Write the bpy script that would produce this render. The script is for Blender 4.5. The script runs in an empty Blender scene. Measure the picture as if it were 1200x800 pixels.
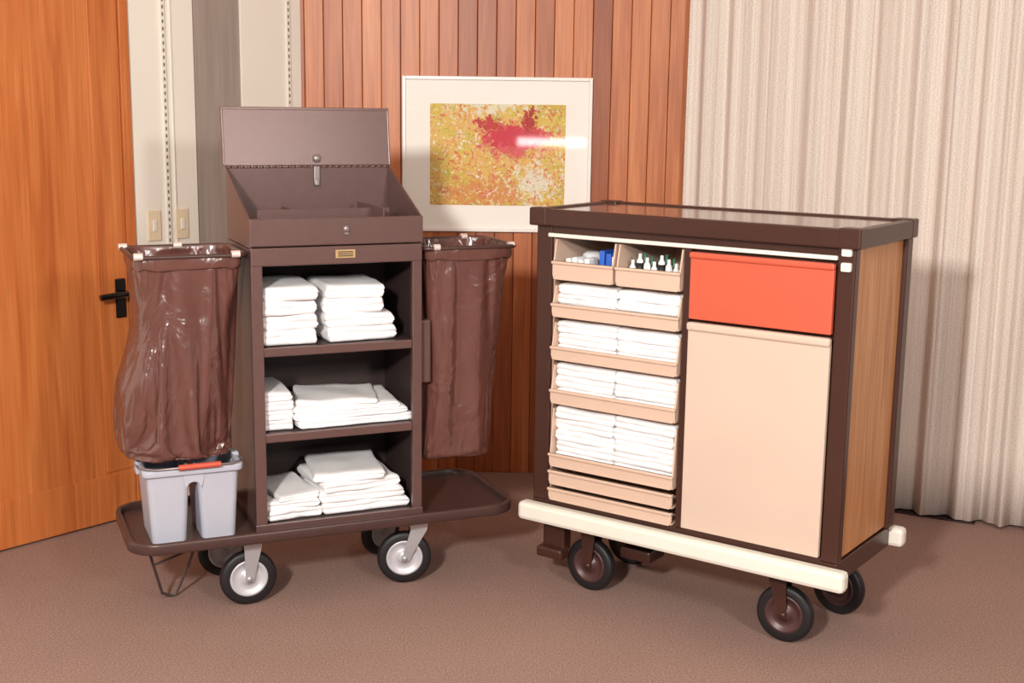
import bpy, bmesh, math, random
from mathutils import Vector, Matrix, noise, Euler
random.seed(3)
sc = bpy.context.scene
try:
    sc.view_settings.view_transform = 'Standard'
    sc.view_settings.look = 'None'
except Exception: pass

# ---------------------------------------------------------------- materials
def lin(c):
    return tuple(((v/255)/12.92 if v/255 <= .04045 else ((v/255+.055)/1.055)**2.4) for v in c) + (1,)

def mat(name, rgb, rough=.5, metal=0, var=.06, nscale=8, bump=0, bscale=200, coat=0, spec=.5, stretch=(1,1,1), bdist=.004, bdistort=0):
    m = bpy.data.materials.new(name); m.use_nodes = True
    nt = m.node_tree; p = nt.nodes['Principled BSDF']
    c = lin(rgb)
    tc = nt.nodes.new('ShaderNodeTexCoord'); mp = nt.nodes.new('ShaderNodeMapping')
    mp.inputs['Scale'].default_value = stretch
    nt.links.new(tc.outputs['Object'], mp.inputs[0])
    n = nt.nodes.new('ShaderNodeTexNoise'); n.inputs['Scale'].default_value = nscale; n.inputs['Detail'].default_value = 5
    nt.links.new(mp.outputs[0], n.inputs[0])
    r = nt.nodes.new('ShaderNodeValToRGB')
    r.color_ramp.elements[0].position = .3; r.color_ramp.elements[1].position = .7
    r.color_ramp.elements[0].color = tuple(v*(1-var) for v in c[:3])+(1,)
    r.color_ramp.elements[1].color = tuple(min(1, v*(1+var)) for v in c[:3])+(1,)
    nt.links.new(n.outputs['Fac'], r.inputs[0]); nt.links.new(r.outputs[0], p.inputs['Base Color'])
    p.inputs['Roughness'].default_value = rough; p.inputs['Metallic'].default_value = metal
    p.inputs['Coat Weight'].default_value = coat; p.inputs['Specular IOR Level'].default_value = spec
    p.inputs['Coat Roughness'].default_value = .04
    if bump:
        n2 = nt.nodes.new('ShaderNodeTexNoise'); n2.inputs['Scale'].default_value = bscale; n2.inputs['Detail'].default_value = 3
        n2.inputs['Distortion'].default_value = bdistort
        nt.links.new(mp.outputs[0], n2.inputs[0])
        b = nt.nodes.new('ShaderNodeBump'); b.inputs['Strength'].default_value = bump; b.inputs['Distance'].default_value = bdist
        nt.links.new(n2.outputs['Fac'], b.inputs['Height']); nt.links.new(b.outputs[0], p.inputs['Normal'])
    return m

def ramp(nt, stops):
    r = nt.nodes.new('ShaderNodeValToRGB'); e = r.color_ramp.elements
    while len(e) < len(stops): e.new(.5)
    for i, (pos, col) in enumerate(stops):
        e[i].position = pos; e[i].color = lin(col)
    return r

def mixc(nt, mode, fac, a, b):
    x = nt.nodes.new('ShaderNodeMix'); x.data_type = 'RGBA'; x.blend_type = mode
    for s, v in ((0, fac), (6, a), (7, b)):
        if hasattr(v, 'is_linked'): nt.links.new(v, x.inputs[s])
        else: x.inputs[s].default_value = v
    return x.outputs[2]

def wood(name, stops, board=0, rough=.4, grain=(14, 14, .8), gstr=.45, boardvar=None):
    m = bpy.data.materials.new(name); m.use_nodes = True
    nt = m.node_tree; p = nt.nodes['Principled BSDF']; L = nt.links
    tc = nt.nodes.new('ShaderNodeTexCoord'); mp = nt.nodes.new('ShaderNodeMapping')
    mp.inputs['Scale'].default_value = grain; L.new(tc.outputs['Object'], mp.inputs[0])
    n = nt.nodes.new('ShaderNodeTexNoise'); n.inputs['Scale'].default_value = 3; n.inputs['Detail'].default_value = 8
    n.inputs['Distortion'].default_value = .6
    L.new(mp.outputs[0], n.inputs[0])
    r = ramp(nt, stops); L.new(n.outputs['Fac'], r.inputs[0]); col = r.outputs[0]
    mp2 = nt.nodes.new('ShaderNodeMapping'); mp2.inputs['Scale'].default_value = (grain[0]*12, grain[1]*12, grain[2]*3)
    L.new(tc.outputs['Object'], mp2.inputs[0])
    n2 = nt.nodes.new('ShaderNodeTexNoise'); n2.inputs['Scale'].default_value = 2; L.new(mp2.outputs[0], n2.inputs[0])
    r2 = ramp(nt, [(.3, (200, 188, 180)), (.7, (255, 255, 255))]); L.new(n2.outputs['Fac'], r2.inputs[0])
    col = mixc(nt, 'MULTIPLY', gstr, col, r2.outputs[0])
    if board:
        sx = nt.nodes.new('ShaderNodeSeparateXYZ'); L.new(tc.outputs['Object'], sx.inputs[0])
        d = nt.nodes.new('ShaderNodeMath'); d.operation = 'DIVIDE'; d.inputs[1].default_value = board; L.new(sx.outputs[0], d.inputs[0])
        f = nt.nodes.new('ShaderNodeMath'); f.operation = 'FLOOR'; L.new(d.outputs[0], f.inputs[0])
        w = nt.nodes.new('ShaderNodeTexWhiteNoise'); w.noise_dimensions = '1D'; L.new(f.outputs[0], w.inputs['W'])
        r3 = ramp(nt, boardvar); L.new(w.outputs['Value'], r3.inputs[0])
        col = mixc(nt, 'MULTIPLY', 1.0, col, r3.outputs[0])
    L.new(col, p.inputs['Base Color']); p.inputs['Roughness'].default_value = rough
    return m

M = {}
M['metal'] = mat('brown_hammered_enamel', (102, 76, 72), .30, .2, .05, 30, .10, 350, spec=.6)
M['metal_shade'] = mat('brown_enamel_shade', (60, 46, 44), .5, .1, .05, 30, .08, 350)  # darker copy of the enamel: shade between the shelves put into the colour
M['tray'] = mat('dark_brown_bumper', (74, 52, 48), .35, .1, .06, 20)
M['dark'] = mat('dark_brown_paint', (66, 38, 30), .33, .05, .05, 12, .05, 300)
M['top'] = mat('brown_laminate', (112, 80, 72), .16, 0, .05, 5, coat=.5)
M['tan'] = mat('beige_plastic', (210, 181, 161), .4, 0, .02, 6)
M['tan2'] = mat('beige_panel', (207, 184, 167), .45, 0, .02, 4)
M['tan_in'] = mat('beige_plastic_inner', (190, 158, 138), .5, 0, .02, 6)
M['red'] = mat('orange_red_panel', (202, 91, 66), .4, 0, .03, 5)
M['redh'] = mat('red_handle_grip', (200, 82, 62), .4)
M['cream'] = mat('cream_bumper', (230, 225, 213), .4, 0, .02, 9)
M['chrome'] = mat('galvanised_steel', (195, 195, 200), .35, .6, .05, 20)
M['hasp'] = mat('grey_hasp', (150, 138, 138), .35, .5, .05, 20)
M['wire'] = mat('dark_wire', (92, 78, 78), .4, .5, .05, 20)
M['hub'] = mat('aluminium_hub', (196, 193, 198), .4, .2, .05, 20)
M['hubb'] = mat('maroon_hub', (78, 50, 48), .4, .1, .05, 20)
M['rubber'] = mat('black_rubber', (26, 23, 25), .5, 0, .1, 30)
M['blackm'] = mat('black_handle', (18, 16, 17), .25, .2)
M['bag'] = mat('brown_vinyl', (98, 61, 54), .24, 0, .05, 9, .75, 8, spec=.9, bdist=.022, bdistort=1.2, stretch=(1, 1, .7))
M['bucket'] = mat('grey_plastic', (178, 180, 192), .4, 0, .03, 9)
M['towel'] = mat('white_terry', (244, 242, 243), .95, 0, .02, 20, .5, 500, spec=.1)
M['white'] = mat('white_paint', (234, 228, 216), .5, 0, .015, 3)
M['clip'] = mat('pale_clip', (225, 205, 196), .35, .2)
M['grey'] = mat('grey_brown_streaks', (156, 142, 132), .9, 0, .12, 6, .2, 200, stretch=(10, 10, .5))  # grey-brown tone, drawn out into vertical streaks
M['gap'] = mat('seam_brown', (84, 42, 26), .8)
M['switch'] = mat('ivory_switch', (226, 208, 178), .4)
M['brass'] = mat('brass_label', (190, 160, 110), .4, .3)
M['blue'] = mat('blue_card', (50, 100, 200), .5)
M['green'] = mat('green_label', (60, 110, 80), .5)
M['slot'] = mat('slot_dark', (110, 100, 92), .7)
M['ceil'] = mat('ceiling_paint', (230, 222, 212), .9)
M['mat_board'] = mat('mat_board', (246, 240, 232), .8, 0, .01, 4, coat=1)
M['frame'] = mat('white_frame', (240, 234, 228), .3, 0, .01, 4)
M['vent'] = mat('vent_metal', (58, 36, 34), .5, .3)
M['door'] = wood('orange_teak_door', [(.3, (184, 99, 49)), (.5, (203, 118, 61)), (.7, (215, 134, 75))], grain=(9, 9, .5), rough=.38)
M['wall'] = wood('cedar_boards', [(.3, (186, 107, 60)), (.5, (206, 126, 74)), (.7, (220, 143, 90))], board=.0755, grain=(10, 10, .6), rough=.42, gstr=.6,
                 boardvar=[(0, (198, 176, 160)), (.25, (224, 206, 194)), (.55, (242, 234, 228)), (1, (255, 255, 255))])
M['sidewood'] = wood('cart_side_woodgrain', [(.3, (178, 118, 70)), (.5, (200, 138, 87)), (.7, (214, 154, 104))], grain=(16, 16, .9), rough=.4, gstr=.7)

def carpet():
    m = mat('brown_mauve_carpet', (170, 140, 129), .95, 0, .06, 1.4, .6, 260, spec=.1)
    nt = m.node_tree; L = nt.links; p = nt.nodes['Principled BSDF']
    base = p.inputs['Base Color'].links[0].from_socket
    tc = nt.nodes.new('ShaderNodeTexCoord')
    n = nt.nodes.new('ShaderNodeTexNoise'); n.inputs['Scale'].default_value = 170; n.inputs['Detail'].default_value = 4
    L.new(tc.outputs['Object'], n.inputs[0])
    r = ramp(nt, [(.32, (186, 180, 178)), (.68, (255, 255, 255))]); L.new(n.outputs['Fac'], r.inputs[0])
    L.new(mixc(nt, 'MULTIPLY', .8, base, r.outputs[0]), p.inputs['Base Color'])
    return m
M['carpet'] = carpet()

def curtain_mat():
    m = bpy.data.materials.new('striped_sheer_curtain'); m.use_nodes = True
    nt = m.node_tree; p = nt.nodes['Principled BSDF']; L = nt.links
    tc = nt.nodes.new('ShaderNodeTexCoord'); mp = nt.nodes.new('ShaderNodeMapping')
    mp.inputs['Scale'].default_value = (70, 0, .15); L.new(tc.outputs['Object'], mp.inputs[0])
    n = nt.nodes.new('ShaderNodeTexNoise'); n.inputs['Scale'].default_value = 1.3; n.inputs['Detail'].default_value = 6
    n.inputs['Roughness'].default_value = .75
    L.new(mp.outputs[0], n.inputs[0])
    r = ramp(nt, [(.3, (200, 179, 169)), (.45, (228, 215, 206)), (.6, (240, 233, 224)), (.75, (245, 240, 232))])
    L.new(n.outputs['Fac'], r.inputs[0]); col = r.outputs[0]
    mp2 = nt.nodes.new('ShaderNodeMapping'); mp2.inputs['Scale'].default_value = (120, 0, 260); L.new(tc.outputs['Object'], mp2.inputs[0])
    n2 = nt.nodes.new('ShaderNodeTexNoise'); n2.inputs['Scale'].default_value = 1.2; n2.inputs['Detail'].default_value = 4; L.new(mp2.outputs[0], n2.inputs[0])
    r2 = ramp(nt, [(.35, (216, 209, 204)), (.65, (255, 255, 255))]); L.new(n2.outputs['Fac'], r2.inputs[0])
    L.new(mixc(nt, 'MULTIPLY', .7, col, r2.outputs[0]), p.inputs['Base Color'])
    p.inputs['Roughness'].default_value = .95; p.inputs['Specular IOR Level'].default_value = .1
    return m
M['curtain'] = curtain_mat()

def art_mat():
    m = bpy.data.materials.new('abstract_lithograph'); m.use_nodes = True
    nt = m.node_tree; p = nt.nodes['Principled BSDF']; L = nt.links
    tc = nt.nodes.new('ShaderNodeTexCoord')
    def noi(scale, det=6, dist=1.0, off=0, st=(1, 1, 1), rough=.6):
        mp = nt.nodes.new('ShaderNodeMapping'); mp.inputs['Location'].default_value = (off, off*.7, off*1.3); mp.inputs['Scale'].default_value = st
        L.new(tc.outputs['Object'], mp.inputs[0])
        n = nt.nodes.new('ShaderNodeTexNoise'); n.inputs['Scale'].default_value = scale; n.inputs['Detail'].default_value = det
        n.inputs['Roughness'].default_value = rough
        n.inputs['Distortion'].default_value = dist; L.new(mp.outputs[0], n.inputs[0]); return n.outputs['Fac']
    r = ramp(nt, [(.34, (168, 154, 66)), (.43, (202, 178, 74)), (.5, (218, 188, 94)), (.57, (222, 166, 90)), (.66, (222, 200, 150))])
    L.new(noi(10, 9, .8, rough=.75), r.inputs[0]); col = r.outputs[0]
    def blob(cx, cz, sx, sz, thr, k=1.6, fs=30, soft=.12):
        mp = nt.nodes.new('ShaderNodeMapping'); mp.vector_type = 'POINT'
        mp.inputs['Location'].default_value = (-cx*sx, 0, -cz*sz); mp.inputs['Scale'].default_value = (sx, 0, sz)
        L.new(tc.outputs['Object'], mp.inputs[0])
        g = nt.nodes.new('ShaderNodeVectorMath'); g.operation = 'LENGTH'; L.new(mp.outputs[0], g.inputs[0])
        q = nt.nodes.new('ShaderNodeMath'); q.operation = 'MULTIPLY_ADD'; q.inputs[1].default_value = k*3
        L.new(noi(fs, 8, 1.2, cx*9+1, rough=.7), q.inputs[0]); L.new(g.outputs['Value'], q.inputs[2])
        s = nt.nodes.new('ShaderNodeMapRange'); s.inputs['From Min'].default_value = thr; s.inputs['From Max'].default_value = thr+soft
        s.inputs['To Min'].default_value = 1; s.inputs['To Max'].default_value = 0
        L.new(q.outputs[0], s.inputs['Value']); return s.outputs[0]
    col = mixc(nt, 'MIX', blob(-.05, -.15, 4, 9, 2.9), col, lin((210, 142, 78)))
    col = mixc(nt, 'MIX', blob(.15, -.11, 8, 9, 2.9), col, lin((222, 214, 190)))
    col = mixc(nt, 'MIX', blob(-.03, .19, 4, 14, 2.7), col, lin((220, 214, 186)))
    r2 = ramp(nt, [(.56, (0, 0, 0)), (.60, (255, 255, 255))]); L.new(noi(36, 8, 2.0, 3, rough=.7), r2.inputs[0])
    col = mixc(nt, 'MIX', r2.outputs[0], col, lin((234, 224, 202)))
    r3 = ramp(nt, [(.56, (0, 0, 0)), (.59, (255, 255, 255))]); L.new(noi(26, 8, 2, 9, rough=.7), r3.inputs[0])
    col = mixc(nt, 'MIX', r3.outputs[0], col, lin((210, 112, 74)))
    r4 = ramp(nt, [(.61, (0, 0, 0)), (.64, (255, 255, 255))]); L.new(noi(44, 8, 2, 15, rough=.7), r4.inputs[0])
    col = mixc(nt, 'MIX', r4.outputs[0], col, lin((138, 134, 66)))
    r5 = ramp(nt, [(.62, (0, 0, 0)), (.65, (255, 255, 255))]); L.new(noi(30, 8, 2, 22, rough=.7), r5.inputs[0])
    col = mixc(nt, 'MIX', r5.outputs[0], col, lin((204, 70, 66)))
    col = mixc(nt, 'MIX', blob(.06, .055, 8, 16, 3.0, 1.5, soft=.5), col, lin((212, 92, 92)))
    col = mixc(nt, 'MIX', blob(.07, .072, 8, 24, 3.0, 1.4), col, lin((202, 56, 72)))
    col = mixc(nt, 'MIX', blob(.125, .13, 30, 24, 2.9, 1.4), col, lin((172, 50, 50)))
    col = mixc(nt, 'MIX', blob(-.03, .125, 16, 34, 2.95, 1.5), col, lin((188, 62, 60)))
    L.new(col, p.inputs['Base Color']); p.inputs['Roughness'].default_value = .7
    p.inputs['Coat Weight'].default_value = 1; p.inputs['Coat Roughness'].default_value = .04
    return m
M['art'] = art_mat()

# ---------------------------------------------------------------- mesh helpers
def link(o, parent=None):
    sc.collection.objects.link(o)
    if parent: o.parent = parent
    return o
def empty(name, loc=(0, 0, 0), rz=0):
    e = bpy.data.objects.new(name, None); e.location = loc; e.rotation_euler = (0, 0, math.radians(rz)); e.empty_display_size = .1
    return link(e)
def finish(name, bm, m, parent=None, smooth=False):
    bmesh.ops.recalc_face_normals(bm, faces=bm.faces)
    me = bpy.data.meshes.new(name); bm.to_mesh(me); bm.free()
    for x in (m if isinstance(m, (list, tuple)) else [m]): me.materials.append(x)
    if smooth:
        for p in me.polygons: p.use_smooth = True
    return link(bpy.data.objects.new(name, me), parent)
def add_box(bm, p0, p1, bev=0, seg=2, rot=None, mi=0):
    r = bmesh.ops.create_cube(bm, size=1); vs = r['verts']
    c = [(a+b)/2 for a, b in zip(p0, p1)]; s = [abs(b-a) for a, b in zip(p0, p1)]
    for v in vs: v.co = Vector((v.co.x*s[0], v.co.y*s[1], v.co.z*s[2]))
    fs = set(f for v in vs for f in v.link_faces)
    if bev:
        es = list(set(e for v in vs for e in v.link_edges))
        r2 = bmesh.ops.bevel(bm, geom=es, offset=min(bev, min(s)*.45), segments=seg, affect='EDGES', profile=.5)
        vs = list(set(v for f in r2['faces'] for v in f.verts) | set(v for v in vs if v.is_valid))
        fs = set(f for v in vs for f in v.link_faces)
    for v in vs:
        if rot: v.co = rot @ v.co
        v.co += Vector(c)
    for f in fs: f.material_index = mi
    return vs
def box(name, p0, p1, m, parent=None, bev=.002, rot=None):
    bm = bmesh.new(); add_box(bm, p0, p1, bev, rot=rot); return finish(name, bm, m, parent)
def prism(name, pts, axis, a0, a1, m, parent=None, bev=0):
    bm = bmesh.new()
    def P(q, a):
        return {'x': (a, q[0], q[1]), 'y': (q[0], a, q[1]), 'z': (q[0], q[1], a)}[axis]
    A = [bm.verts.new(P(q, a0)) for q in pts]; B = [bm.verts.new(P(q, a1)) for q in pts]
    bm.faces.new(A); bm.faces.new(list(reversed(B))); n = len(pts)
    for i in range(n): bm.faces.new((A[i], B[i], B[(i+1) % n], A[(i+1) % n]))
    if bev: bmesh.ops.bevel(bm, geom=list(bm.edges), offset=bev, segments=2, affect='EDGES', profile=.5)
    return finish(name, bm, m, parent)
def add_lathe(bm, prof, c, axis='y', n=40, mi=0, rz=0):
    rings = []
    R = Matrix.Rotation(rz, 3, 'Z')
    for r, h in prof:
        ring = []
        for i in range(n):
            a = 2*math.pi*i/n; u, w = r*math.cos(a), r*math.sin(a)
            co = {'y': (u, h, w), 'z': (u, w, h), 'x': (h, u, w)}[axis]
            ring.append(bm.verts.new(R @ Vector(co) + Vector(c)))
        rings.append(ring)
    for k in range(len(rings)-1):
        for i in range(n):
            f = bm.faces.new((rings[k][i], rings[k][(i+1) % n], rings[k+1][(i+1) % n], rings[k+1][i])); f.material_index = mi; f.smooth = True
    for ring, (r, h) in ((rings[0], prof[0]), (rings[-1], prof[-1])):
        if r < .035:
            f = bm.faces.new(ring); f.material_index = mi
def lathe(name, prof, c, m, parent=None, axis='y', n=40, rz=0):
    bm = bmesh.new(); add_lathe(bm, prof, c, axis, n, 0, rz); return finish(name, bm, m, parent)
def tube(name, pts, r, m, parent=None, cyclic=False):
    cu = bpy.data.curves.new(name, 'CURVE'); cu.dimensions = '3D'; cu.bevel_depth = r; cu.bevel_resolution = 4; cu.use_fill_caps = True
    s = cu.splines.new('POLY'); s.points.add(len(pts)-1)
    for i, p in enumerate(pts): s.points[i].co = (*p, 1)
    s.use_cyclic_u = cyclic; cu.materials.append(m); s.use_smooth = True
    o = bpy.data.objects.new(name, cu)
    dg = bpy.context.evaluated_depsgraph_get
    link(o, parent)
    me = bpy.data.meshes.new_from_object(o.evaluated_get(dg()))
    bpy.data.objects.remove(o)
    return link(bpy.data.objects.new(name, me), parent)
def rrect(x0, x1, y0, y1, r, n=8):
    out = []
    for cx, cy, a0 in ((x1-r, y0+r, -90), (x1-r, y1-r, 0), (x0+r, y1-r, 90), (x0+r, y0+r, 180)):
        for i in range(n+1):
            a = math.radians(a0+90*i/n); out.append((cx+r*math.cos(a), cy+r*math.sin(a)))
    return out
def band(name, outer, inner, z0, z1, m, parent, bev=.004):
    bm = bmesh.new(); n = len(outer)
    L = [[bm.verts.new((*p, z)) for p in ring] for ring, z in ((outer, z0), (outer, z1), (inner, z1), (inner, z0))]
    for k in range(4):
        A, B = L[k], L[(k+1) % 4]
        for i in range(n):
            bm.faces.new((A[i], A[(i+1) % n], B[(i+1) % n], B[i]))
    es = [e for e in bm.edges if (e.verts[0].co.z == e.verts[1].co.z) and any(e.verts[0] in l and e.verts[1] in l for l in L)]
    bmesh.ops.bevel(bm, geom=es, offset=bev, segments=2, affect='EDGES', profile=.5)
    return finish(name, bm, m, parent, True)
def place(o, T):
    o.location = T.location; o.rotation_euler = T.rotation_euler; o.scale = T.scale
    return o

# ---------------------------------------------------------------- laundry bags (simulated first, in an almost empty scene)
WB, DB = .52, .36
def smoothbag(name, prof, seed, xlim, content, zfloor, growth=-.10, n=130, m=72, frames=45, press=.15):
    """prof rows = z, cx, cy, hx, hy, exponent. The vinyl is simulated hanging from its frame, around
    the soiled linen it holds (content = ellipsoids), with its base resting at zfloor."""
    helpers = []
    def collider(me_name, bm_):
        h = finish(me_name, bm_, M['bag'])
        cm = h.modifiers.new('col', 'COLLISION'); h.collision.thickness_outer = .004; h.collision.cloth_friction = 12
        h.collision.damping = .5
        helpers.append(h)
    for (c, rad) in content:
        bm_ = bmesh.new(); bmesh.ops.create_uvsphere(bm_, u_segments=28, v_segments=18, radius=1)
        for v in bm_.verts:
            q = v.co.copy(); e = .7
            v.co = Vector([c[j]+rad[j]*math.copysign(abs(q[j])**e, q[j])*(1+.10*noise.noise(q*1.7+Vector((seed, 0, 0)))) for j in range(3)])
        collider('content', bm_)
    bm_ = bmesh.new(); add_box(bm_, (prof[-1][1]-.4, -.3, zfloor-.06), (prof[-1][1]+.4, .6, zfloor)); collider('ground', bm_)
    bm = bmesh.new(); rings = []
    def sample(z):
        for k, (a, b) in enumerate(zip(prof, prof[1:])):
            if b[0]-1e-9 <= z <= a[0]+1e-9:
                f = (a[0]-z)/(a[0]-b[0]+1e-9)
                p0 = prof[max(k-1, 0)]; p3 = prof[min(k+2, len(prof)-1)]
                out = []
                for j in range(1, 6):
                    y0, y1, y2, y3 = p0[j], a[j], b[j], p3[j]
                    out.append(.5*((2*y1)+(-y0+y2)*f+(2*y0-5*y1+4*y2-y3)*f*f+(-y0+3*y1-3*y2+y3)*f**3))
                return out
    for k in range(m+1):
        t = k/m; z = prof[0][0]+(prof[-1][0]-prof[0][0])*t
        cx, cy, hx, hy, ex = sample(z)
        ring = []
        for i in range(n):
            a = 2*math.pi*i/n; ca, sa = math.cos(a), math.sin(a)
            x = hx*math.copysign(abs(ca)**(2/ex), ca); y = hy*math.copysign(abs(sa)**(2/ex), sa)
            d = 1+.07*noise.noise(Vector((ca*2+seed, sa*2, z*5)))*min(1, t*4)
            ring.append(bm.verts.new((cx+x*d, cy+y*d, z)))
        rings.append(ring)
    for k in range(m):
        for i in range(n):
            bm.faces.new((rings[k][i], rings[k][(i+1) % n], rings[k+1][(i+1) % n], rings[k+1][i]))
    last = rings[-1]; z, cx, cy, hx, hy, ex = prof[-1]; base = [v.co.copy() for v in last]
    for s, dz in ((.93, -.010), (.8, -.014), (.62, -.015), (.42, -.015), (.2, -.015)):
        ring = [bm.verts.new((cx+(v.x-cx)*s, cy+(v.y-cy)*s, z+dz)) for v in base]
        for i in range(n): bm.faces.new((last[i], last[(i+1) % n], ring[(i+1) % n], ring[i]))
        last = ring
    bm.faces.new(last)
    bm.verts.index_update()
    pin = [v.index for r_ in rings[:2] for v in r_]
    o = finish(name, bm, M['bag'], None, True)
    vg = o.vertex_groups.new(name='pin'); vg.add(pin, 1.0, 'REPLACE')
    try:
        cl = o.modifiers.new('cloth', 'CLOTH'); st = cl.settings
        st.quality = 7; st.mass = .3; st.air_damping = 2
        st.tension_stiffness = 30; st.compression_stiffness = 30; st.shear_stiffness = 12; st.bending_stiffness = .12
        st.tension_damping = 8; st.compression_damping = 8; st.shear_damping = 8; st.bending_damping = .5
        st.vertex_group_mass = 'pin'; st.pin_stiffness = 1
        st.shrink_min = growth; st.shrink_max = growth
        st.use_pressure = True; st.uniform_pressure_force = press
        cs_ = cl.collision_settings; cs_.use_collision = True; cs_.distance_min = .004; cs_.collision_quality = 3
        cs_.use_self_collision = False
        cl.point_cache.frame_start = 1; cl.point_cache.frame_end = frames+5
        for f in range(1, frames+1): sc.frame_set(f)
        dg = bpy.context.evaluated_depsgraph_get()
        me = bpy.data.meshes.new_from_object(o.evaluated_get(dg))
        cs = [v.co for v in me.vertices]
        zmin = min(c.z for c in cs); xmin = min(c.x for c in cs); xmax = max(c.x for c in cs)
        print('BAG', name, 'zmin %.3f x %.3f..%.3f y %.3f..%.3f' % (zmin, xmin, xmax, min(c.y for c in cs), max(c.y for c in cs)))
        ok = zmin > .2 and xmax-xmin < .6 and len(me.vertices) > 1000
        o.modifiers.clear()
        if ok: o.data = me
    except Exception as ex_:
        print('BAG SIM FAIL', ex_); o.modifiers.clear()
    for h in helpers: bpy.data.objects.remove(h)
    sc.frame_set(1)
    me = o.data
    for v in me.vertices:
        if xlim[0] is not None: v.co.x = max(v.co.x, xlim[0])
        if xlim[1] is not None: v.co.x = min(v.co.x, xlim[1])
    bm = bmesh.new(); bm.from_mesh(me); bm.verts.ensure_lookup_table()
    top = [bm.verts[i] for i in range(n)]
    z, cx, cy, hx, hy, ex = prof[0]; prev = top
    for (off, dz) in ((.002, .008), (.007, .009), (.010, .0), (.010, -.022), (.007, -.036)):
        ring = []
        for i, v in enumerate(top):
            r = math.hypot(v.co.x-cx, v.co.y-cy)
            wv = .0025*math.sin(i*2*math.pi/n*9+seed) if dz < -.01 else 0
            nx_ = v.co.x+(v.co.x-cx)/r*(off+wv)
            if xlim[1] is not None: nx_ = min(nx_, xlim[1]+.003)
            if xlim[0] is not None: nx_ = max(nx_, xlim[0]-.003)
            ring.append(bm.verts.new((nx_, v.co.y+(v.co.y-cy)/r*(off+wv), z+dz+wv*1.5)))
        for i in range(n):
            bm.faces.new((prev[i], prev[(i+1) % n], ring[(i+1) % n], ring[i])).smooth = True
        prev = ring
    bmesh.ops.recalc_face_normals(bm, faces=bm.faces)
    bm.to_mesh(me); bm.free()
    for p in me.polygons: p.use_smooth = True
    s = o.modifiers.new('s', 'SOLIDIFY'); s.thickness = .002
    s2 = o.modifiers.new('ss', 'SUBSURF'); s2.levels = 1; s2.render_levels = 1
    return o
bag_a = smoothbag('laundry_bag', [(1.082, -.168, .155, .148, .138, 6), (1.02, -.165, .15, .134, .128, 5), (.92, -.166, .15, .116, .12, 3.6), (.82, -.186, .15, .126, .13, 3.2), (.70, -.216, .15, .150, .14, 3), (.60, -.206, .145, .145, .135, 3), (.515, -.182, .14, .125, .12, 3)], 1.7, (None, -.010),
    [((-.228, .15, .685), (.130, .115, .085)), ((-.185, .15, .57), (.105, .105, .055))], .478, growth=-.16, press=.04)
bag_b = smoothbag('laundry_bag', [(1.082, WB+.166, .155, .145, .138, 6), (1.0, WB+.162, .15, .132, .115, 5), (.8, WB+.154, .15, .116, .10, 4), (.6, WB+.146, .15, .110, .095, 4), (.45, WB+.138, .15, .110, .09, 4), (.42, WB+.136, .15, .106, .08, 4)], 6.1, (WB+.012, None),
    [((WB+.138, .15, .465), (.100, .06, .035)), ((WB+.15, .15, .68), (.06, .045, .10))], .390, growth=-.15, press=.03)

# ---------------------------------------------------------------- towels
def add_towel(bm, cx, cy, z0, w, d, h, rz=0, seed=0, lobes=2, amp=.004):
    prof = []
    nl = 8
    for l in range(lobes):
        for i in range(nl):
            f = (i+.5)/nl; z = (l+f)*h/lobes
            prof.append((-d/2 + h/4 - (h/lobes/2)*math.sqrt(max(0, 1-(2*f-1)**2)), z))
    for i in range(1, 9): prof.append((-d/2+h/4 + (d-h/2)*i/9, h))
    for i in range(7): 
        f = i/6; prof.append((d/2-h/4+h/4*math.sin(math.pi*f), h*(1-f)))
    for i in range(1, 9): prof.append((d/2-h/4-(d-h/2)*i/9, 0))
    nx = 18; rows = []
    R = Matrix.Rotation(rz, 3, 'Z')
    xs = [-1, -.99, -.965] + [-.93+1.86*i/(nx-1) for i in range(nx)] + [.965, .99, 1]
    for x in xs:
        e = max(0, (abs(x)-.93)/.07); sh = 1-.55*e*e
        row = []
        for (y, z) in prof:
            zz = h/2+(z-h/2)*sh; yy = y*(1-.02*e)
            X = x*w/2
            X += .006*noise.noise(Vector((z*60, y*9, seed*3.1)))*(1 if abs(x) > .9 else .3)
            co = Vector((X, yy, zz))
            q = Vector((X*9+seed*7.3, yy*9, zz*14+seed))
            co.y += amp*2.0*noise.noise(q); co.z += amp*1.3*noise.noise(q+Vector((5, 9, 2)))*(z/h)
            co.y += amp*.7*noise.noise(q*4)
            row.append(bm.verts.new(R @ co + Vector((cx, cy, z0))))
        rows.append(row)
    n = len(prof)
    for a, b in zip(rows, rows[1:]):
        for i in range(n):
            bm.faces.new((a[i], a[(i+1) % n], b[(i+1) % n], b[i])).smooth = True
    bm.faces.new(rows[0]); bm.faces.new(rows[-1])
def towel_stack(specs, T):
    bm = bmesh.new()
    for i, s in enumerate(specs): add_towel(bm, *s[:6], rz=math.radians(s[6]), seed=i+specs[0][0]*13+specs[0][2]*7, lobes=s[7] if len(s) > 7 else 2, amp=s[8] if len(s) > 8 else .004)
    return place(finish('towel_stack', bm, M['towel']), T)

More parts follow.
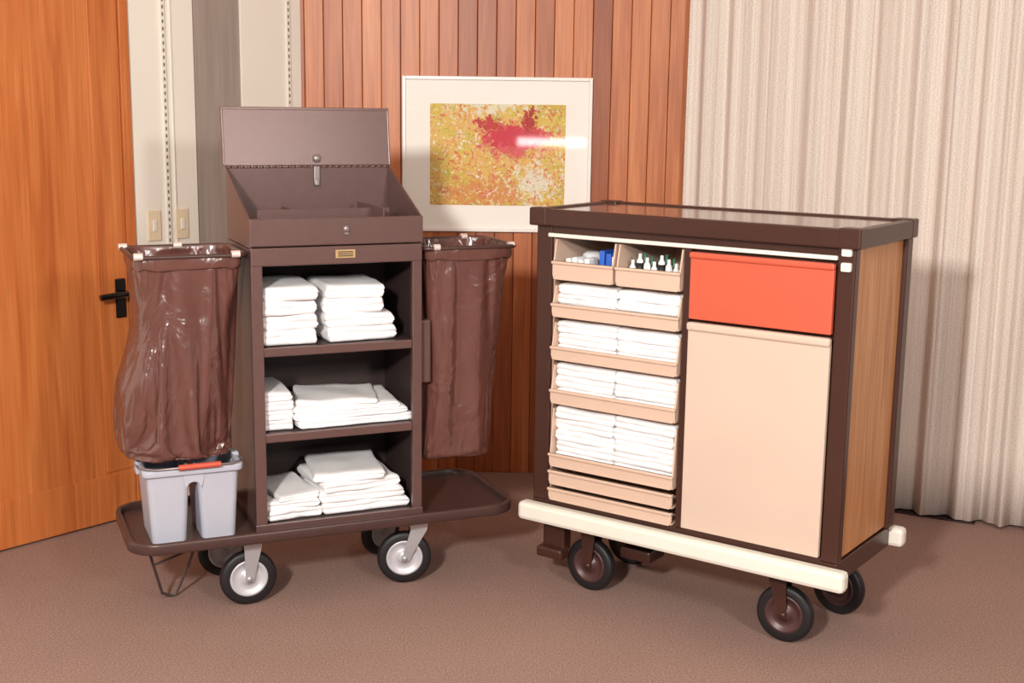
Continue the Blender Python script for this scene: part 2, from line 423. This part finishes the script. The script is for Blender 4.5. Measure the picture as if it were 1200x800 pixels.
# ---------------------------------------------------------------- casters
def caster(prefix, x, y, r, parent, hubm, forkm, ztop, px=0, py=0, rz=0, w=.032):
    c = (x, y, r)
    bm = bmesh.new()
    h = w/2
    add_lathe(bm, [(r*.66, -h*.9), (r*.9, -h), (r*.97, -h*.75), (r, -h*.3), (r, h*.3), (r*.97, h*.75), (r*.9, h), (r*.66, h*.9)], c, 'y', 48, 0, rz)
    add_lathe(bm, [(.004, -h*.9), (r*.2, -h*1.1), (r*.24, -h*.45), (r*.5, -h*.35), (r*.58, -h*.95), (r*.66, -h*1.02), (r*.68, -h*.8), (r*.68, h*.8), (r*.66, h*1.02), (r*.58, h*.95), (r*.5, h*.35), (r*.24, h*.45), (r*.2, h*1.1), (.004, h*.9)], c, 'y', 48, 1, rz)
    add_lathe(bm, [(.002, -h*1.7), (.009, -h*1.7), (.009, h*1.7), (.002, h*1.7)], c, 'y', 12, 2, rz)
    finish(prefix+'_wheel', bm, [M['rubber'], hubm, forkm], parent)
    bm = bmesh.new(); R = Matrix.Rotation(rz, 3, 'Z')
    zt = ztop-.012
    for s in (-1, 1):
        yy = s*(h+.006)
        pts = [(-.011, -.010), (.011, -.010), (px+.026, zt-r-.03), (px+.03, zt-r), (px-.03, zt-r), (px-.026, zt-r-.03)]
        F = []
        for off in (-.002, .002):
            F.append([bm.verts.new(R @ Vector((p[0], yy+off, p[1])) + Vector(c)) for p in pts])
        bm.faces.new(F[0]); bm.faces.new(F[1]); n = len(pts)
        for i in range(n): bm.faces.new((F[0][i], F[0][(i+1) % n], F[1][(i+1) % n], F[1][i]))
    q = R @ Vector((px, 0, 0))
    add_box(bm, (x+q.x-.032, y+q.y-h-.01, zt-.006), (x+q.x+.032, y+q.y+h+.01, zt+.002), .002)
    add_lathe(bm, [(.03, zt), (.03, zt+.008), (.022, ztop)], (x+q.x, y+q.y, 0), 'z', 24)
    add_box(bm, (x+q.x-.045, y+q.y-.035, ztop-.003), (x+q.x+.045, y+q.y+.035, ztop+.001), .001)
    finish(prefix+'_fork', bm, forkm, parent)

# ---------------------------------------------------------------- room
CX = (-.844, 5.15)
AL = 50
box('floor', (-4.6, -1.6, -.05), (4.8, 5.6, 0), M['carpet'], bev=0)
box('ceiling', (-4.6, -1.6, 2.7), (4.8, 5.6, 2.75), M['ceil'], bev=0)
wb = empty('wall_back', (0, 5.15, 0))
box('backing', (-.86, .008, 0), (1.05, .08, 2.7), M['gap'], wb, 0)
bm = bmesh.new()
i0 = math.floor(-.86/.0755)
for i in range(i0, 14):
    a = max(i*.0755+.0008, -.86); b = (i+1)*.0755-.0008
    add_box(bm, (a, 0, 0), (b, .012, 2.7), .0025, 2)
finish('cedar_boards', bm, M['wall'], wb)
wl = empty('wall_left', (CX[0], CX[1], 0), AL+180)
def LW(name, s0, s1, z0, z1, d0, d1, m, parent=wl, bev=.002): return box(name, (s0, d0, z0), (s1, d1, z1), m, parent, bev)
LW('plaster', -.1, 4.6, 0, 2.7, -.12, -.02, M['white'], bev=0)
LW('white_panel_a', .0, .293, 0, 2.7, -.02, 0, M['white'])
LW('grey_brown_panel', .293, .508, 0, 2.7, -.02, -.008, M['grey'], bev=0)
LW('white_panel_b', .508, .785, 0, 2.7, -.02, 0, M['white'])
LW('white_panel_joint', .605, .612, 0, 2.7, -.001, .006, M['white'])
LW('white_panel_c', 1.76, 4.6, 0, 2.7, -.02, 0, M['white'])
def standard(name, s):
    e = empty(name, wl.location, AL+180)
    LW('rail', s-.010, s+.010, .25, 2.6, .0, .008, M['white'], e, .002)
    bm = bmesh.new()
    z = .3
    while z < 2.55:
        add_box(bm, (s-.003, .0075, z), (s+.003, .0088, z+.012)); z += .025
    finish('slots', bm, M['slot'], e)
standard('shelf_standard', .642); standard('shelf_standard', .068)
for s in (.704, .585):
    e = empty('light_switch', wl.location, AL+180)
    zc = 1.062
    LW('plate', s-.028, s+.028, zc-.055, zc+.055, .0, .007, M['switch'], e, .003)
    LW('rocker', s-.008, s+.008, zc-.02, zc+.02, .006, .012, M['cream'], e, .002)
dr = empty('door_1', wl.location, AL+180)
D0 = .825; D1 = 1.715
LW('leaf', D0, D1, .008, 2.12, -.02, .0, M['door'], dr)
LW('stile_lock_side', D0, D0+.115, .19, 2.0, -.001, .005, M['door'], dr, .002)
LW('stile_hinge_side', D1-.13, D1, .19, 2.0, -.001, .005, M['door'], dr, .002)
LW('bottom_rail', D0, D1, .008, .178, -.001, .005, M['door'], dr, .002)
LW('top_rail', D0, D1, 2.002, 2.12, -.001, .005, M['door'], dr, .002)
LW('frame_side', .786, D0-.003, 0, 2.17, -.02, .012, M['door'], dr, .002)
LW('frame_far', D1+.003, 1.757, 0, 2.17, -.02, .012, M['door'], dr, .002)
LW('frame_head', D0-.003, D1+.003, 2.123, 2.17, -.02, .012, M['door'], dr, .002)
LW('wall_over_door', .785, 1.76, 2.17, 2.7, -.02, 0, M['white'], wl, .0)
hz = .835; hs = .858
bm = bmesh.new(); add_box(bm, (hs-.02, .004, hz-.09), (hs+.02, .013, hz+.05), .006)
finish('handle_plate', bm, M['blackm'], dr)
tube('handle_lever', [(hs, .011, hz), (hs, .05, hz), (hs+.01, .06, hz), (hs+.05, .062, hz), (hs+.09, .06, hz-.002), (hs+.11, .056, hz-.004)], .011, M['blackm'], dr)
AR = -27.5
wr = empty('wall_right', (.98, 5.15, 0), AR)
box('plaster', (0, 0, 0), (4.2, .1, 2.7), M['white'], wr, 0)
bm = bmesh.new()
nx, nz = 900, 10; LEN = 3.0; grid = []
for i in range(nx+1):
    x = LEN*i/nx; col = []
    ph = x/.13*2*math.pi + 2.4*noise.noise(Vector((x*2.3, 0, 0)))
    for k in range(nz+1):
        z = .012+2.6*k/nz
        a = .015+.009*noise.noise(Vector((x*3, z*.3, 4)))
        y = a*math.sin(ph+.3*noise.noise(Vector((x*3, z*.6, 9)))) + .005*math.sin(2.3*ph+1) + .014*noise.noise(Vector((x*4, z*.4, 2)))
        y *= 1+.6*(1-z/2.6)**2
        col.append(bm.verts.new((x, y, z)))
    grid.append(col)
for i in range(nx):
    for k in range(nz):
        bm.faces.new((grid[i][k], grid[i+1][k], grid[i+1][k+1], grid[i][k+1])).smooth = True
c = finish('curtain', bm, M['curtain']); c.location = (.672, 5.10, 0); c.rotation_euler = (0, 0, math.radians(AR))
so = c.modifiers.new('th', 'SOLIDIFY'); so.thickness = .002

pf = empty('framed_painting', (-.07, 5.148, 1.31))
W, H = .375, .305
bm = bmesh.new()
for p0, p1 in (((-W, -.022, -H), (-W+.014, 0, H)), ((W-.014, -.022, -H), (W, 0, H)), ((-W+.014, -.022, H-.014), (W-.014, 0, H)), ((-W+.014, -.022, -H), (W-.014, 0, -H+.014))):
    add_box(bm, p0, p1, .003)
finish('frame', bm, M['frame'], pf)
box('mat_board', (-W+.012, -.012, -H+.012), (W-.012, -.001, H-.012), M['mat_board'], pf, 0)
o = box('lithograph', (-.268, -.0008, -.199), (.268, .0008, .199), M['art'], pf, 0); o.location = (.003, -.0135, .0)

fv = empty('floor_vent', (1.60, 4.66, 0), AR)
box('grille_frame', (-.14, -.05, 0), (.16, .0, .006), M['vent'], fv, .001)
bm = bmesh.new()
for i in range(14): add_box(bm, (-.125+i*.02, -.045, .005), (-.117+i*.02, -.005, .009))
finish('grille_bars', bm, M['blackm'], fv)

# ---------------------------------------------------------------- LEFT CART
CL = empty('housekeeping_cart', (-.753, 3.65, 0), 23.3); CL.scale = (1, 1, .988)
place(bag_a, CL); place(bag_b, CL)
zf = .262
outer = rrect(-.370, .835, -.045, DB+.05, .09); inner = rrect(-.353, .818, -.028, DB+.033, .075)
band('base_bumper_rail', outer, inner, .222, .258, M['tray'], CL, .007)
bm = bmesh.new()
P = rrect(-.355, .82, -.03, DB+.035, .077)
A = [bm.verts.new((*p, .228)) for p in P]; B = [bm.verts.new((*p, .238)) for p in P]
bm.faces.new(A); bm.faces.new(B)
for i in range(len(P)): bm.faces.new((A[i], A[(i+1) % len(P)], B[(i+1) % len(P)], B[i]))
finish('base_plate', bm, M['tray'], CL)
box('base_floor', (0, 0, .238), (WB, DB, zf), M['metal_shade'], CL)
box('base_front_lip', (-.002, -.003, .236), (WB+.002, .006, zf+.004), M['metal'], CL)
ztop = 1.10
box('side_panel_left', (0, .003, zf), (.006, DB, ztop), M['metal'], CL, .001)
box('side_panel_right', (WB-.006, .003, zf), (WB, DB, ztop), M['metal'], CL, .001)
box('back_panel', (.006, DB-.006, zf), (WB-.006, DB, ztop), M['metal_shade'], CL, .001)
box('post_left', (0, 0, zf), (.034, .02, ztop), M['metal'], CL, .003)
box('post_right', (WB-.030, 0, zf), (WB, .02, ztop), M['metal'], CL, .003)
box('inner_liner_right', (WB-.008, .02, zf), (WB-.006, DB-.006, ztop-.03), M['metal_shade'], CL, 0)  # thin sheets carrying the enamel with shade in its colour
box('inner_liner_left', (.006, .02, zf), (.008, DB-.006, ztop-.03), M['metal_shade'], CL, 0)
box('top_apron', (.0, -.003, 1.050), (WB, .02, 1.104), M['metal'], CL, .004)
box('deck', (.006, .018, 1.085), (WB-.006, DB-.006, 1.10), M['metal_shade'], CL, .001)
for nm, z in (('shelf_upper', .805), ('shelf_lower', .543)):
    box(nm, (.008, .012, z-.008), (WB-.008, DB-.006, z), M['metal_shade'], CL, .001)
    box(nm+'_lip', (.034, .004, z-.026), (WB-.03, .016, z+.001), M['metal'], CL, .003)
HD = .33
side = [(0.0, 1.104), (0.0, 1.185), (HD, 1.325), (HD, 1.104)]
prism('hopper_side_left', side, 'x', -.002, .004, M['metal'], CL, .0008)
prism('hopper_side_right', side, 'x', WB-.004, WB+.002, M['metal'], CL, .0008)
box('hopper_front', (-.002, -.004, 1.108), (WB+.002, .004, 1.188), M['metal'], CL, .003)
box('hopper_front_lip', (.0, .0, 1.180), (WB, .02, 1.188), M['metal'], CL, .002)
box('hopper_back', (.0, HD-.004, 1.104), (WB, HD, 1.322), M['metal'], CL, .001)
box('hopper_floor', (.004, .004, 1.106), (WB-.004, HD-.004, 1.115), M['metal_shade'], CL, .001)
box('hopper_divider_long', (.05, .13, 1.113), (.46, .134, 1.205), M['metal'], CL, .001)
box('hopper_divider_a', (.17, .134, 1.113), (.174, HD-.004, 1.200), M['metal'], CL, .001)
box('hopper_divider_b', (.40, .004, 1.113), (.404, .28, 1.215), M['metal'], CL, .001)
lid = empty('lid', (0, 0, 0)); lid.parent = CL
lid.location = (0, HD+.002, 1.322); lid.rotation_euler = (math.radians(-7), 0, 0)
box('lid_panel', (-.006, -.003, .004), (WB+.006, .003, .185), M['metal'], lid, .002)
for nm, p0, p1 in (('lid_edge_top', (-.006, -.004, .177), (WB+.006, .018, .187)), ('lid_edge_left', (-.008, -.004, .004), (-.002, .018, .187)), ('lid_edge_right', (WB+.002, -.004, .004), (WB+.008, .018, .187))):
    box(nm, p0, p1, M['metal'], lid, .002)
lathe('lid_lock', [(.001, -.012), (.012, -.012), (.014, -.003), (.014, .0)], (.285, -.002, .026), M['hasp'], lid, 'y', 20)
bm = bmesh.new()
for i in range(26):
    add_lathe(bm, [(.001, .002+i*.02), (.005, .002+i*.02), (.005, .017+i*.02), (.001, .017+i*.02)], (0, -.004, 0), 'x', 8)
finish('piano_hinge', bm, M['metal'], lid)
bm = bmesh.new(); add_box(bm, (.272, HD-.013, 1.268), (.292, HD-.006, 1.325), .004); add_box(bm, (.274, HD-.018, 1.262), (.290, HD-.006, 1.285), .004)
finish('hasp', bm, M['hasp'], CL)
lathe('front_lock', [(.001, -.011), (.008, -.011), (.010, -.006), (.010, -.003)], (.283, 0, 1.155), M['hasp'], CL, 'y', 20)
box('staple', (.277, -.012, 1.138), (.289, -.004, 1.145), M['hasp'], CL, .001)
box('maker_label', (.25, -.0055, 1.068), (.31, -.003, 1.093), M['brass'], CL, .001)
bm = bmesh.new()
for k in range(3): add_box(bm, (.257, -.0062, 1.073+k*.006), (.303, -.0054, 1.076+k*.006))
finish('maker_label_print', bm, M['metal_shade'], CL)
box('side_pocket', (WB+.001, .03, .66), (WB+.04, .20, .86), M['metal'], CL, .006)
zr = 1.085
def loop(x0, x1, y0, y1, z, r=.03):
    return [(p[0], p[1], z) for p in rrect(x0, x1, y0, y1, r, 6)]
tube('bag_frame_left', loop(-.325, -.008, .01, .30, zr), .0065, M['tray'], CL, True)
tube('bag_frame_right', loop(WB+.008, WB+.318, .01, .30, zr), .0065, M['tray'], CL, True)
for k, (x, y) in enumerate(((-.31, .012), (-.16, .29), (-.04, .010), (-.32, .285))):
    tube('frame_clip_%d' % (k+1), [(x-.012, y, zr+.004), (x+.012, y, zr+.004)], .0105, M['clip'], CL)
for k, (x, y) in enumerate(((WB+.05, .01), (WB+.30, .02), (WB+.06, .30), (WB+.25, .30))):
    tube('frame_clip_r%d' % (k+1), [(x-.010, y, zr+.004), (x+.010, y, zr+.004)], .010, M['clip'], CL)
tube('step_bar', [(-.31, .10, .225), (-.26, .16, .03), (-.235, .19, .008), (-.215, .19, .010), (-.18, .17, .10), (-.15, .12, .225)], .0045, M['wire'], CL)
tube('step_bar_cross', [(-.285, .128, .135), (-.167, .15, .165)], .0035, M['wire'], CL)
caster('front_left', -.018, .058, .086, CL, M['hub'], M['chrome'], .224, px=.012)
caster('front_right', .480, .058, .086, CL, M['hub'], M['chrome'], .224, px=.045, rz=math.radians(-14))
caster('rear_left', -.04, .33, .086, CL, M['hub'], M['chrome'], .224, px=.03, rz=math.radians(10))
caster('rear_right', .49, .34, .086, CL, M['hub'], M['chrome'], .224, px=.03, rz=math.radians(30))

bk = place(empty('double_bucket'), CL)
def tub(bm, x0, x1, y0, y1, z0, z1, tp, th=.004):
    def ring(z, ins, tf):
        r = rrect(x0+ins+tf, x1-ins-tf, y0+ins+tf, y1-ins-tf, .018, 5)
        return [bm.verts.new((*p, z)) for p in r]
    rs = [ring(z0, 0, tp), ring(z1, 0, 0), ring(z1, th, 0), ring(z0+.006, th, tp)]
    n = len(rs[0])
    for A, B in zip(rs, rs[1:]):
        for i in range(n): bm.faces.new((A[i], A[(i+1) % n], B[(i+1) % n], B[i])).smooth = False
    bm.faces.new(rs[0]); bm.faces.new(rs[-1])
bm = bmesh.new()
bx0, bx1, by0, by1, bz0, bz1 = -.318, -.040, .0, .235, .239, .462
mid = (bx0+bx1)/2
tub(bm, bx0+.006, mid-.010, by0+.006, by1-.006, bz0, bz1, .012)
tub(bm, mid+.010, bx1-.006, by0+.006, by1-.006, bz0, bz1, .012)
finish('twin_tubs', bm, M['bucket'], bk)
bm = bmesh.new()
for y in (by0+.004, by1-.010):
    pts = [(mid-.03, bz1), (mid+.03, bz1), (mid+.03, bz1-.03)]
    for i in range(9):
        a = math.pi*i/8; pts.append((mid+.022*math.cos(a), bz1-.062+.022*math.sin(a)))
    pts.append((mid-.03, bz1-.03))
    A = [bm.verts.new((p[0], y, p[1])) for p in pts]; B = [bm.verts.new((p[0], y+.006, p[1])) for p in pts]
    bm.faces.new(A); bm.faces.new(B)
    for i in range(len(pts)): bm.faces.new((A[i], A[(i+1) % len(pts)], B[(i+1) % len(pts)], B[i]))
finish('bridge_web', bm, M['bucket'], bk)
band('rim', rrect(bx0-.006, bx1+.006, by0-.006, by1+.006, .024), rrect(bx0+.008, bx1-.008, by0+.008, by1-.008, .016), bz1-.016, bz1+.004, M['bucket'], bk, .003)
for s, x in ((-1, bx0), (1, bx1)):
    box('ear_'+('l' if s < 0 else 'r'), (x-.012, .10, bz1-.03), (x+.012, .14, bz1+.012), M['bucket'], bk, .004)
tube('bail_wire', [(bx0-.01, .12, bz1-.005), (bx0-.012, .03, bz1+.008), (bx0+.03, -.014, bz1+.010), (mid, -.018, bz1+.012), (bx1-.03, -.014, bz1+.010), (bx1+.012, .03, bz1+.008), (bx1+.01, .12, bz1-.005)], .003, M['hasp'], bk)
tube('bail_grip', [(mid-.045, -.018, bz1+.012), (mid+.075, -.018, bz1+.013)], .0085, M['redh'], bk)

z = .806; st = []
for i, h in enumerate((.048, .046, .045, .044)):
    st.append((.118+.003*(i % 2), .16, z, .165, .26, h, random.uniform(-2, 2), 2, .006)); z += h-.002
towel_stack(st, CL)
z = .806; st = []
for i, h in enumerate((.046, .044)): st.append((.335, .16, z, .215, .25, h, 3+random.uniform(-2, 2), 2, .006)); z += h-.002
for i, h in enumerate((.046, .044)): st.append((.325, .165, z, .185, .24, h, -2+random.uniform(-2, 2), 2, .006)); z += h-.002
towel_stack(st, CL)
z = .544; st = []
for i, h in enumerate((.034, .032, .03, .03)): st.append((.082-.006*(i > 1), .16, z, .09, .25, h, random.uniform(-3, 3))); z += h-.002
towel_stack(st, CL)
z = .544; st = []
for i, (h, w) in enumerate(((.026, .37), (.024, .36), (.020, .34), (.016, .25))): st.append((.318-.01*i, .165, z, w, .27-.01*i, h, (2, 0, -4, -12)[i], 2, .005)); z += h-.002
towel_stack(st, CL)
z = zf+.001; st = []
for i, (h, w) in enumerate(((.034, .17), (.03, .165), (.02, .13))): st.append((.118+.004*i, .15, z, w, .24, h, (4, -3, 6)[i], 2, .006)); z += h-.002
towel_stack(st, CL)
z = zf+.001; st = []
for i, (h, w, r, x) in enumerate(((.036, .28, 2, .345), (.036, .27, -1, .34), (.034, .25, 5, .33), (.03, .22, -8, .315))): st.append((x, .165, z, w, .26, h, r, 2, .005)); z += h-.002
towel_stack(st, CL)

# ---------------------------------------------------------------- RIGHT CART
CR = empty('housekeeping_cart', (.072, 3.885, 0), -35.5)
WD, DP = 1.0, .42
def RB(name, x0, x1, y0, y1, z0, z1, m, bev=.002): return box(name, (x0, y0, z0), (x1, y1, z1), m, CR, bev)
RB('chassis', 0, WD, 0.0, DP, .228, .290, M['dark'], .003)
RB('post_front_left', 0, .056, 0, .04, .29, 1.15, M['dark'], .004)
RB('post_front_right', .953, 1.003, 0, .035, .29, 1.15, M['dark'], .005)
RB('post_rear_right', .96, 1.012, .372, .422, .29, 1.15, M['dark'], .006)
RB('post_rear_left', -.003, .05, .372, .422, .29, 1.15, M['dark'], .006)
RB('side_panel_right', .985, .999, .035, .372, .30, 1.15, M['sidewood'], .001)
RB('side_panel_left', .001, .015, .04, .372, .29, 1.15, M['sidewood'], .001)
RB('back_panel', .05, .96, .395, .41, .29, 1.15, M['sidewood'], .001)
RB('inner_back', .03, .52, .375, .39, .29, 1.15, M['tan_in'], .001)
RB('inner_left', .044, .060, .012, .375, .29, 1.13, M['tan_in'], .001)
RB('center_post', .505, .525, .0, .375, .29, 1.13, M['dark'], .002)
RB('bottom_rail', .056, .956, .0, .03, .288, .300, M['dark'], .001)
RB('top_rail', .0, 1.0, .004, .04, 1.128, 1.152, M['dark'], .002)
RB('white_trim_strip', .045, .955, -.008, .006, 1.116, 1.128, M['cream'], .003)
bm = bmesh.new()
x0, x1, y0, y1 = -.014, 1.020, -.022, .430
for p0, p1 in (((x0, y0, 1.150), (x1, y0+.032, 1.200)), ((x0, y1-.032, 1.150), (x1, y1, 1.200)), ((x0, y0+.03, 1.150), (x0+.032, y1-.03, 1.200)), ((x1-.032, y0+.03, 1.150), (x1, y1-.03, 1.200))):
    add_box(bm, p0, p1, .004)
for x in (x0, x1-.06):
    for y in (y0, y1-.05): add_box(bm, (x-.001, y-.001, 1.149), (x+.061, y+.051, 1.203), .005)
finish('top_rim', bm, M['dark'], CR)
RB('top_laminate', x0+.03, x1-.03, y0+.03, y1-.03, 1.165, 1.195, M['top'], .001)
for k, z in enumerate((1.088, 1.128)):
    RB('white_clip_%d' % (k+1), .966, .994, -.012, .003, z, z+.024, M['cream'], .004)
RB('bumper_front', -.027, 1.040, -.048, .0, .226, .284, M['cream'], .013)
RB('bumper_rear', -.027, 1.040, .42, .466, .226, .284, M['cream'], .013)
def drawer(nm, x0, x1, zb, zt, ztop, slide=0.0):
    y = -.014-slide
    bm = bmesh.new()
    pts = [(x0+.008, zb), (x1-.008, zb), (x1, zb+.012), (x1, zt), (x0, zt), (x0, zb+.012)]
    A = [bm.verts.new((p[0], y, p[1])) for p in pts]; B = [bm.verts.new((p[0], y+.006, p[1])) for p in pts]
    bm.faces.new(A); bm.faces.new(list(reversed(B)))
    for i in range(6): bm.faces.new((A[i], B[i], B[(i+1) % 6], A[(i+1) % 6]))
    add_box(bm, (x0-.002, y-.007, zt-.009), (x1+.002, y+.008, zt), .003)
    add_box(bm, (x0+.006, y-.003, zb), (x1-.006, y+.01, zb+.006), .002)
    add_box(bm, (x0, y+.003, zb+.002), (x1, .34, zb+.007))
    if ztop > zt:
        for x in (x0, x1-.005):
            q = [(y+.004, zb+.004), (y+.004, zt), (y+.018, ztop-.012), (.34, ztop-.012), (.34, zb+.004)]
            A = [bm.verts.new((x, p[0], p[1])) for p in q]; B = [bm.verts.new((x+.005, p[0], p[1])) for p in q]
            bm.faces.new(A); bm.faces.new(list(reversed(B)))
            for i in range(5): bm.faces.new((A[i], B[i], B[(i+1) % 5], A[(i+1) % 5]))
        add_box(bm, (x0, .335, zb+.004), (x1, .34, ztop-.02))
    finish(nm, bm, M['tan'], CR)
X0, X1 = .068, .500
drawer('bin_left', X0, .279, .990, 1.046, 1.122)
drawer('bin_right', .289, X1, .990, 1.046, 1.122)
D = [(.876, .918, .982), (.744, .786, .868), (.607, .652, .737), (.408, .450, .600)]
for i, (a, b, t) in enumerate(D): drawer('drawer_%d' % (i+1), X0, X1, a, b, t)
drawer('drawer_5', X0, X1, .350, .396, .39)
drawer('drawer_6', X0, X1, .300, .340, .33)
RB('drawer_runner_zone', .056, .505, .012, .35, .293, .298, M['tan_in'], 0)
for di, (a, b, t) in enumerate(D):
    n = 3 if t-a < .15 else 5
    top = t-.008; h = (top-(a+.008))/n
    for sx in (0, 1):
        cx = .178 if sx == 0 else .388
        st = []; z = a+.008
        for k in range(n):
            st.append((cx+random.uniform(-.002, .002), .142, z, .208, .27, h+.002, random.uniform(-1, 1), 2)); z += h
        towel_stack(st, CR)
bm = bmesh.new()
zb = .998
for k in range(4): add_box(bm, (.09+.022*k, .02, zb), (.108+.022*k, .08, zb+.055+.004*(k % 2)), .006, mi=0)
add_lathe(bm, [(.02, 0), (.032, .035), (.03, .06), (.018, .068)], (.12, .13, zb), 'z', 24, 0)
add_box(bm, (.205, .03, zb), (.222, .09, zb+.085), .002, mi=1); add_box(bm, (.228, .03, zb), (.245, .09, zb+.078), .002, mi=1)
add_box(bm, (.248, .03, zb), (.262, .09, zb+.07), .002, mi=0)
place(finish('toiletry_items', bm, [M['towel'], M['blue']]), CR)
bm = bmesh.new()
for k in range(7):
    x = .315+.024*k; hh = .045+.01*((k*5) % 3)
    for j in range(2):
        mi = (k*3+j) % 3
        add_lathe(bm, [(.010, 0), (.010, hh), (.005, hh+.008), (.005, hh+.02), (.001, hh+.021)], (x, .04+.03*j, zb), 'z', 14, mi)
    add_lathe(bm, [(.0105, .012), (.0105, hh-.006)], (x, .04, zb), 'z', 14, (k+1) % 3)
place(finish('toiletry_bottles', bm, [M['towel'], M['green'], M['rubber']]), CR)
RB('compartment_back', .525, .956, .02, .03, .30, 1.13, M['dark'], 0)
RB('red_flap', .530, .951, -.012, .004, .918, 1.094, M['red'], .003)
RB('red_flap_grip', .528, .953, -.020, .0, 1.090, 1.108, M['red'], .006)
RB('door_panel', .530, .951, -.012, .004, .302, .892, M['tan2'], .003)
RB('door_grip', .528, .953, -.022, .0, .886, .910, M['tan2'], .007)
for nm, x, y, px, rz in (('front_left', .172, .082, .0, 0), ('front_right', .828, .082, -.02, 4), ('rear_right', .872, .375, -.03, -8), ('rear_left', .16, .36, .03, 12)):
    caster(nm, x, y, .084, CR, M['hubb'], M['dark'], .230, px=px, rz=math.radians(rz), w=.034)
bm = bmesh.new()
add_box(bm, (.02, .03, .12), (.10, .075, .228), .006); add_box(bm, (.015, -.0, .10), (.11, .05, .135), .008); add_box(bm, (.25, .12, .11), (.36, .22, .15), .008); add_box(bm, (.29, .15, .14), (.32, .18, .23), .003)
finish('brake_pedal', bm, M['dark'], CR)

# ---------------------------------------------------------------- camera, light
cam = bpy.data.cameras.new('camera'); co = bpy.data.objects.new('camera', cam); sc.collection.objects.link(co)
cam.sensor_width = 36; cam.lens = 45; cam.clip_start = .05
pitch = math.radians(90-10.39)
co.matrix_world = Matrix.Translation((0, 0, 1.5)) @ Matrix.Rotation(pitch, 4, 'X') @ Matrix.Rotation(math.radians(.75), 4, 'Z')
sc.camera = co

def area(name, loc, tgt, size, power, col, sy=None):
    l = bpy.data.lights.new(name, 'AREA'); l.size = size; l.energy = power; l.color = col
    if sy: l.shape = 'RECTANGLE'; l.size_y = sy
    o = bpy.data.objects.new(name, l); o.location = loc
    o.rotation_euler = (Vector(tgt)-Vector(loc)).to_track_quat('-Z', 'Y').to_euler(); sc.collection.objects.link(o)
area('studio_flash_key', (-1.0, -.3, 2.25), (-.1, 4.2, .8), .28, 180, (1, .96, .91))
area('studio_flash_fill', (1.9, -.2, 2.3), (.2, 4.2, .7), .4, 66, (1, .96, .91))
area('glare_strip', (.30, -.3, 1.22), (.1, 5.1, 1.3), .55, 2.6, (1, .97, .94), .06)  # added light, placed and shaped to reflect as a streak in the painting
w = bpy.data.worlds.new('world'); sc.world = w; w.use_nodes = True
w.node_tree.nodes['Background'].inputs[0].default_value = (1, .95, .92, 1)
w.node_tree.nodes['Background'].inputs[1].default_value = .17
